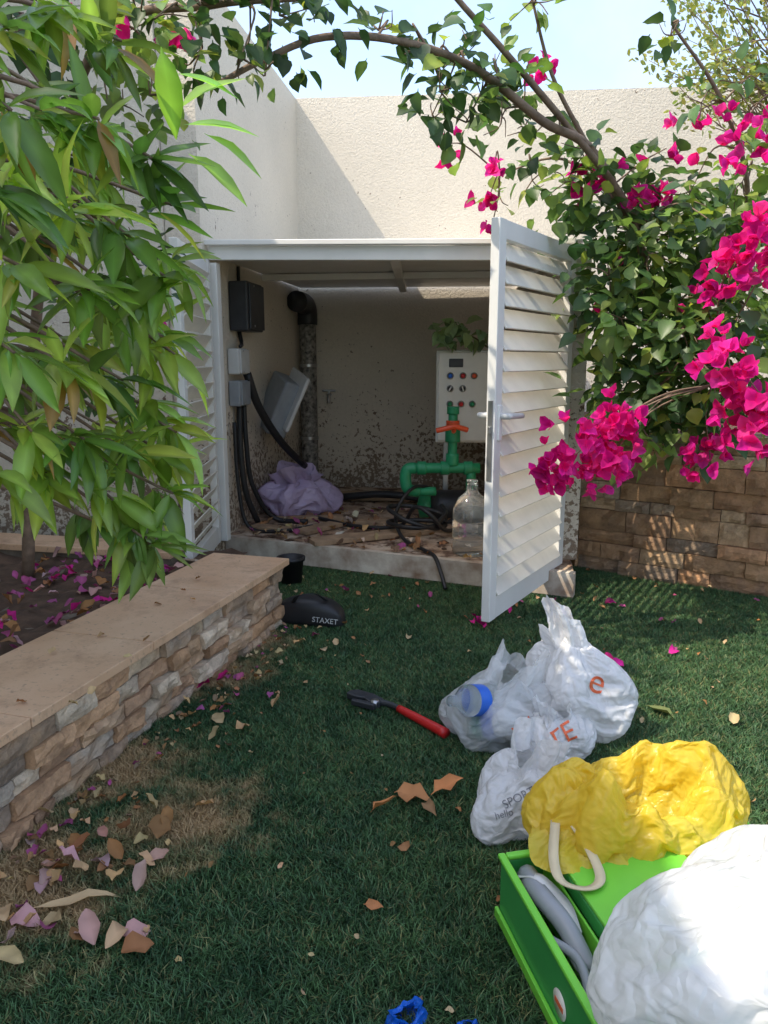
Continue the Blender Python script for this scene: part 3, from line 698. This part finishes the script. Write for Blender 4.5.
for p_,d in [((-.52,1.95,2.02),(.1,.2,-1)),((-.50,2.0,1.98),(1,.1,-.15)),((-.45,2.05,1.86),(1,.1,-.5)),((-.50,2.05,1.88),(.9,.2,.1)),((-.48,2.0,1.80),(.8,-.1,-.5)),((-.5,2.0,1.9),(.6,.2,.5))]:
    LV.add(T_mango[1],p_,d,(0,-.5,1),random.uniform(.15,.2),jit((.26,.44,.06),.1),.012,1.3,.4)
LV.make('leaves',M_mango,mango); TW.make('branches',M_bark,mango)

# ---------------------------------------------------------------- BOUGAINVILLEA
def bougain(name,mains,clusters,flowers,lsz=(.06,.115)):
    e=empty(name); LV=Leaves(); TW=Acc(); FL_=Leaves()
    allp=[]
    for P,r0,r1 in mains:
        TW.tube(P,r0,r1,8,6); allp+=smoothpts(P,6)
    allp=[np.array(p) for p in allp]
    def stem(c,r=.006):
        ds=[np.linalg.norm(p-c)+ (0.0 if p[2]<c[2]+.3 else .3) for p in allp]; p=allp[int(np.argmin(ds))]
        mid=(p+c)/2+rv(.05)+np.array([0,0,.06]); TW.tube([tuple(p),tuple(mid),tuple(c)],r,.0025,5,5)
    for (x,y,z,r,n) in clusters:
        c=np.array([x,y,z]); stem(c)
        for k in range(3):
            q=c+rv(r*.9); TW.tube([tuple(c),tuple((c+q)/2+rv(.03)),tuple(q)],.004,.002,4,3)
        tone=random.choice([(.05,.105,.028),(.08,.15,.038),(.042,.085,.026),(.15,.23,.05)])
        for i in range(n):
            q=c+rng.normal(size=3)*r*.55
            d=(q-c)/ (np.linalg.norm(q-c)+1e-6)+rv(.8)+np.array([0,0,-.25])
            LV.add(random.choice(T_boug),q,d,np.array([0,-.3,1])+rv(.6),random.uniform(*lsz),jit(tone,.35) if random.random()>.08 else jit((.26,.33,.06),.2),.02,random.uniform(.8,1.2),.25)
    for (x,y,z,r,n) in flowers:
        c=np.array([x,y,z]); stem(c,.005)
        for i in range(n):
            q=c+rng.normal(size=3)*r*.45; ax=(q-c)/(np.linalg.norm(q-c)+1e-6)+rv(.5)+np.array([0,-.3,.1]); ax/=np.linalg.norm(ax)
            r0=rv(); r0-=ax*np.dot(r0,ax); r0/=np.linalg.norm(r0); r1=np.cross(ax,r0); s_=random.uniform(.042,.066)
            col=random.choice([(.68,.012,.27),(.74,.02,.33),(.56,.01,.23),(.78,.045,.40)])
            for k in range(3):
                a_=k*2.094+random.uniform(-.2,.2); d=ax*.75+(r0*math.cos(a_)+r1*math.sin(a_))*.8
                FL_.add(random.choice(T_bract),q,d,ax,s_,jit(col,.2),.05,random.uniform(.95,1.2),-.2)
    LV.make('leaves',M_boug,e); TW.make('branches',M_bark,e)
    if flowers: FL_.make('flowers',M_bract,e)
    return e
mainsR=[
 ([(1.75,4.75,.85),(1.6,4.5,1.3),(1.42,4.3,1.75),(1.19,4.0,2.05),(.95,3.8,2.28),(.70,3.6,2.33),(.38,3.4,2.47),(.07,3.2,2.50),(-.21,3.0,2.44),(-.42,2.9,2.33),(-.56,2.8,2.22)],.030,.009),
 ([(1.72,4.7,.85),(1.5,4.3,1.4),(1.28,4.0,1.9),(1.12,3.9,2.12),(.82,3.7,2.35),(.5,3.5,2.58),(.25,3.4,2.78),(0,3.2,3.0)],.024,.009),
 ([(1.85,4.7,.85),(1.9,4.4,1.5),(1.85,4.1,2.1),(1.6,3.9,2.5),(1.3,3.8,2.8)],.022,.006),
 ([(1.8,4.6,.85),(1.7,4.1,1.2),(1.6,3.7,1.4),(1.45,3.4,1.2)],.02,.006),
 ([(.95,3.8,2.28),(.75,3.7,2.55),(.62,3.6,2.85)],.012,.005),
 ([(1.19,4.0,2.05),(.9,4.1,2.3),(.6,4.2,2.25)],.010,.004)]
cl=[(1.12,4.0,1.94),(1.34,4.0,1.85),(1.58,4,1.94),(1.8,3.9,1.97),(1.2,3.9,1.6),(1.43,3.8,1.59),(1.67,3.7,1.58),(1.18,3.8,1.36),(1.4,3.8,1.36),(1.65,3.7,1.35),(1.16,3.8,1.16),(1.37,3.8,1.11),(1.26,3.7,.98),(1.54,3.7,1.02),(1.76,3.7,1.12),(1.52,4,2.13),(1.77,4,2.17),(1.27,4,2.1),(1.05,4.1,2.1),(.90,4,2.17),
 (1.3,4.3,1.5),(1.6,4.3,1.4),(1.9,4.2,1.5),(1.3,4.3,1.15),(1.6,4.2,1.1),(1.9,4.1,1.2),(2.1,4.0,1.7),(2.2,4.0,1.3),(2.1,3.9,2.0),(1.45,4.3,1.8),(1.8,4.3,1.75),(1.2,4.25,1.75),(1.25,3.75,1.8),(1.5,3.6,1.5),(1.45,3.55,1.25),(1.12,3.7,1.5),(1.3,3.6,1.2),(1.08,3.8,1.7),(1.5,3.6,1.9),(1.35,3.55,1.45)]
CL=[(x,y,z,.17,66) for x,y,z in cl]
CL+=[(x,y,z,.12,20) for x,y,z in [(.68,3.8,2.32),(.53,3.7,2.38),(.41,3.5,2.41),(.23,3.4,2.39),(.31,3.4,2.53),(.48,3.5,2.5),(.62,3.65,2.5),(.95,3.9,2.3),(.62,3.6,2.8),(.20,3.3,2.45),(.35,3.5,2.30)]]
CL+=[(x,y,z,.09,10) for x,y,z in [(.14,3.3,2.55),(-.02,3.15,2.52),(.2,3.4,2.3),(1.3,3.8,2.75),(1.5,3.9,2.5),(.75,4.1,2.2),(.6,4.2,2.15),(1.7,3.9,2.6),(1.9,3.9,2.5)]]
FLW=[(1.01,3.35,1.02,.11,26),(.87,3.35,.93,.12,28),(.75,3.3,.84,.10,20),(.98,3.35,.85,.12,28),(1.05,3.4,.93,.10,14),(1.41,3.15,1.27,.13,36),(1.55,3.15,1.16,.14,34),(1.52,3.15,1.03,.11,16),(1.50,3.3,1.75,.12,28),(1.42,3.3,1.66,.10,16),(1.62,3.3,1.83,.11,22),(1.51,3.5,.86,.11,18),
 (1.29,3.9,2.09,.09,12),(1.02,4.0,2.18,.10,11),(.73,3.9,2.65,.05,5),(.57,4.2,2.26,.05,5),(.54,4.2,2.12,.05,5),(.32,4.0,2.35,.05,4),(1.59,3.6,2.22,.08,8),(1.27,4,2.06,.08,7),(1.56,3.8,2.37,.10,6),(1.46,4.,2.46,.08,4),(1.38,3.6,1.59,.05,4),(1.12,3.9,1.75,.05,3),(1.07,3.9,1.5,.05,3),(.56,4.2,1.97,.05,4),(1.8,3.8,2.4,.12,8),(1.35,3.9,2.3,.08,4)]
bougain('bougainvillea',mainsR,CL,FLW)
mainsL=[([(-1.75,3.6,.25),(-1.6,3.5,1.2),(-1.35,3.3,2.0),(-1.0,3.0,2.45),(-.6,2.9,2.5),(-.3,2.9,2.52)],.03,.008)]
CL=[(x,y,z,.14,34) for x,y,z in [(-.22,2.9,2.52),(-.36,2.9,2.47),(-.46,2.9,2.49),(-.61,2.8,2.46),(-.78,2.8,2.41),(-.97,2.7,2.38),(-1.12,2.7,2.36),(-.62,2.85,2.35),(-1.0,3.0,2.2),(-1.2,3.0,2.1),(-.85,3.0,2.25),(-1.1,3.1,1.9),(-.95,3.1,1.7),(-1.15,3.1,1.5),(-.98,3.1,1.35),(-1.2,3.2,1.2),(-1.0,3.1,2.6),(-.6,3.0,2.7),(-1.4,3.2,2.6)]]
CL+=[(-.48,2.8,2.30,.07,9),(-.40,2.8,2.26,.06,7)]
FLW=[(-1.06,2.85,2.50,.06,5),(-.9,2.7,2.42,.06,4),(-.73,2.9,2.36,.05,3),(-.83,2.8,1.38,.05,3)]
bougain('bougainvillea.001',mainsL,CL,FLW,(.05,.09))
ft=empty('olive_tree'); LV=Leaves(); TW=Acc()
TW.tube([(2.9,5.4,.85),(2.8,5.3,2.0),(2.6,5.2,2.9),(2.35,5.1,3.5)],.05,.02,8)
for i in range(95):
    c=np.array([random.uniform(1.65,3.3),random.uniform(4.7,5.6),random.uniform(2.8,4.0)])
    if c[0]<1.9 and random.random()<.5: continue
    b0=np.array([2.7-.15*random.random(),5.2,random.uniform(2.4,3.3)]); TW.tube([tuple(b0),tuple((b0+c)/2+rv(.06)),tuple(c)],.008,.002,4,4)
    d0=(c-b0)/np.linalg.norm(c-b0)
    for j in range(50):
        t=random.uniform(-.4,.12); q=c+d0*t+rv(.06)
        LV.add(T_small[0],q,d0+rv(.9),rv(),random.uniform(.03,.05),jit(random.choice([(.24,.28,.07),(.16,.20,.06),(.32,.32,.09)]),.3))
LV.make('leaves',M_boug,ft); TW.make('branches',M_bark,ft)
sp=empty('leafy_sprig'); LV=Leaves(); TW=Acc()
TW.tube([(.75,5.6,1.40),(.6,5.52,1.48),(.42,5.45,1.45)],.008,.004,5)
for i in range(40):
    t=random.random(); q=np.array([.75-.40*t,5.52-.1*t,1.42+.10*math.sin(t*3)])+rv(.08)
    LV.add(T_boug[1],q,rv()+np.array([-.4,-.4,-.4]),np.array([0,-.4,1])+rv(.4),random.uniform(.08,.14),jit((.22,.32,.16),.4),.02)
LV.make('leaves',M_boug,sp); TW.make('twigs',M_twig,sp)

# ---------------------------------------------------------------- fallen petals & leaves
LV=Leaves()
MAG=(.50,.02,.20); PUR=(.30,.07,.17); PAL_=(.44,.27,.25); TAN=(.46,.31,.16); BR=(.28,.14,.06); ORB=(.50,.22,.08); GRN=(.20,.24,.08)
def drop(x,y,z,s_,col,T_=None,a=None,lift=.25):
    a=random.uniform(0,6.28) if a is None else a
    LV.add(random.choice(T_ or T_bract),(x,y,z),(math.cos(a),math.sin(a),random.uniform(0,lift)),(random.uniform(-.5,.5),random.uniform(-.5,.5),1),s_,jit(col,.15),.10,random.uniform(.6,1.1),.2)
G=.028
for dx in (0,.03,-.02): drop(-.71+dx,2.88+dx*.7,G,.065,MAG,lift=.9)
for (x,y) in [(-.79,1.76),(-.71,1.74),(-.62,1.76),(-.85,1.72)]:
    drop(x,y,G,.062,PAL_,lift=.8); drop(x+.03,y-.02,G,.05,TAN,lift=.6); drop(x-.02,y-.02,G,.045,BR,lift=.6)
for i in range(26):
    x=random.uniform(-.98,-.55); y=random.uniform(1.42,1.95); drop(x,y,G,random.uniform(.04,.075),random.choice([PAL_,BR,TAN,(.34,.18,.16),BR]),lift=.8)
drop(-.83,1.58,G,.20,(.56,.42,.22),T_mango,.35); drop(-.60,1.53,G,.07,TAN); drop(-.59,1.50,G,.06,PAL_); drop(-.87,1.55,G,.07,PAL_); drop(-.78,1.54,G,.05,PUR)
drop(.03,2.07,G+.005,.11,ORB,T_boug,-.3,.5); drop(.14,2.07,G,.12,ORB,T_boug,.5,.5); drop(-.04,1.98,G,.09,ORB,T_boug,.4,.5); drop(.12,2.03,G,.07,BR,T_boug)
drop(-.05,1.60,G,.05,(.5,.2,.09),T_boug,-.2); drop(.06,1.80,G,.04,BR); drop(.98,2.66,G,.12,GRN,T_boug,-.5); drop(1.25,2.52,G,.05,TAN)
for (x,y) in [(-.58,2.53),(-.52,2.48),(-.6,2.40),(-.66,2.0),(-.5,2.02),(-.95,1.98),(-.42,2.66)]: drop(x,y,G,.055,TAN,lift=.6)
for (x,y) in [(.58,3.75),(.62,3.72),(.70,3.9),(.5,3.6),(.95,3.7),(1.0,3.05),(.97,3.0),(-.2,4.15),(.45,3.62),(.48,3.58),(.52,3.66),(1.2,3.9),(1.3,3.25)]:
    for k in range(2): drop(x+random.uniform(-.03,.03),y+random.uniform(-.03,.03),G,.055,random.choice([MAG,PUR,MAG]),lift=.9)
for i in range(190):
    y=random.uniform(1.4,3.7); x=pf(y)+abs(random.gauss(0,.12))+.05; drop(x,y,G-.006,random.uniform(.015,.042),random.choice([TAN,BR,BR,TAN,PUR,(.2,.13,.08)]),lift=.6)
for i in range(90):
    x=random.uniform(-.9,2.4); y=random.uniform(3.3,4.6); drop(x,y,G-.004,random.uniform(.02,.04),random.choice([TAN,BR,TAN,PUR,BR]),lift=.6)
for i in range(120):
    x=random.uniform(-.8,2.2); y=random.uniform(1.3,3.4); drop(x,y,G-.008,random.uniform(.010,.024),random.choice([TAN,BR,TAN,BR]),lift=.6)
for i in range(260):
    y=random.uniform(2.0,3.9); x=pf(y)-random.uniform(.42,1.3); drop(x,y,.285,random.uniform(.04,.07),random.choice([PUR,PUR,PAL_,BR,MAG]),lift=.8)
for i in range(170):
    x=random.uniform(-.95,.95); y=random.uniform(4.95-(x+1.1)*.42,5.9); drop(x,y,.165,random.uniform(.03,.07),random.choice([PUR,TAN,BR,BR,(.2,.12,.08),(.6,.5,.4)]),lift=.8)
for i in range(14): drop(random.uniform(-1.15,-.75),random.uniform(2.0,3.5),.345,.03,random.choice([TAN,BR]))
LV.make('fallen_leaves',M_dry)

# ---------------------------------------------------------------- light, sky, camera
el=math.radians(53); sdir=Vector((-.58,-.20,0)).normalized()*math.cos(el)+Vector((0,0,math.sin(el)))
w=bpy.data.worlds.new('World'); S.world=w; w.use_nodes=True; nt=w.node_tree
sky=nt.nodes.new('ShaderNodeTexSky'); sky.sky_type='NISHITA'; sky.sun_disc=False; sky.sun_elevation=el; sky.sun_rotation=math.atan2(sdir.x,sdir.y)%(2*math.pi)
sky.dust_density=1.5; sky.air_density=1.0
bg=nt.nodes['Background']
tc=nt.nodes.new('ShaderNodeTexCoord'); n=noi(nt,tc.outputs['Generated'],2.6,6,.6)
c=mixc(nt,ramp(nt,n,.45,.72,(.15,.15,.15),(.70,.70,.70)),sky.outputs[0],(2.2,2.12,2.0))
L(nt,c,bg.inputs[0]); bg.inputs[1].default_value=.48
sl=bpy.data.lights.new('sun','SUN'); sl.energy=5; sl.angle=math.radians(.5); sl.color=(1,.90,.74)
so=bpy.data.objects.new('sun',sl); COL.objects.link(so); so.rotation_euler=sdir.to_track_quat('Z','Y').to_euler()
cam=bpy.data.cameras.new('camera'); co=bpy.data.objects.new('camera',cam); COL.objects.link(co); S.camera=co
cam.sensor_fit='VERTICAL'; cam.sensor_height=24; cam.lens=760/1024*24; cam.clip_end=500; cam.clip_start=.05
co.location=(0,0,1.3); co.rotation_euler=(math.radians(90-11.2),0,0)
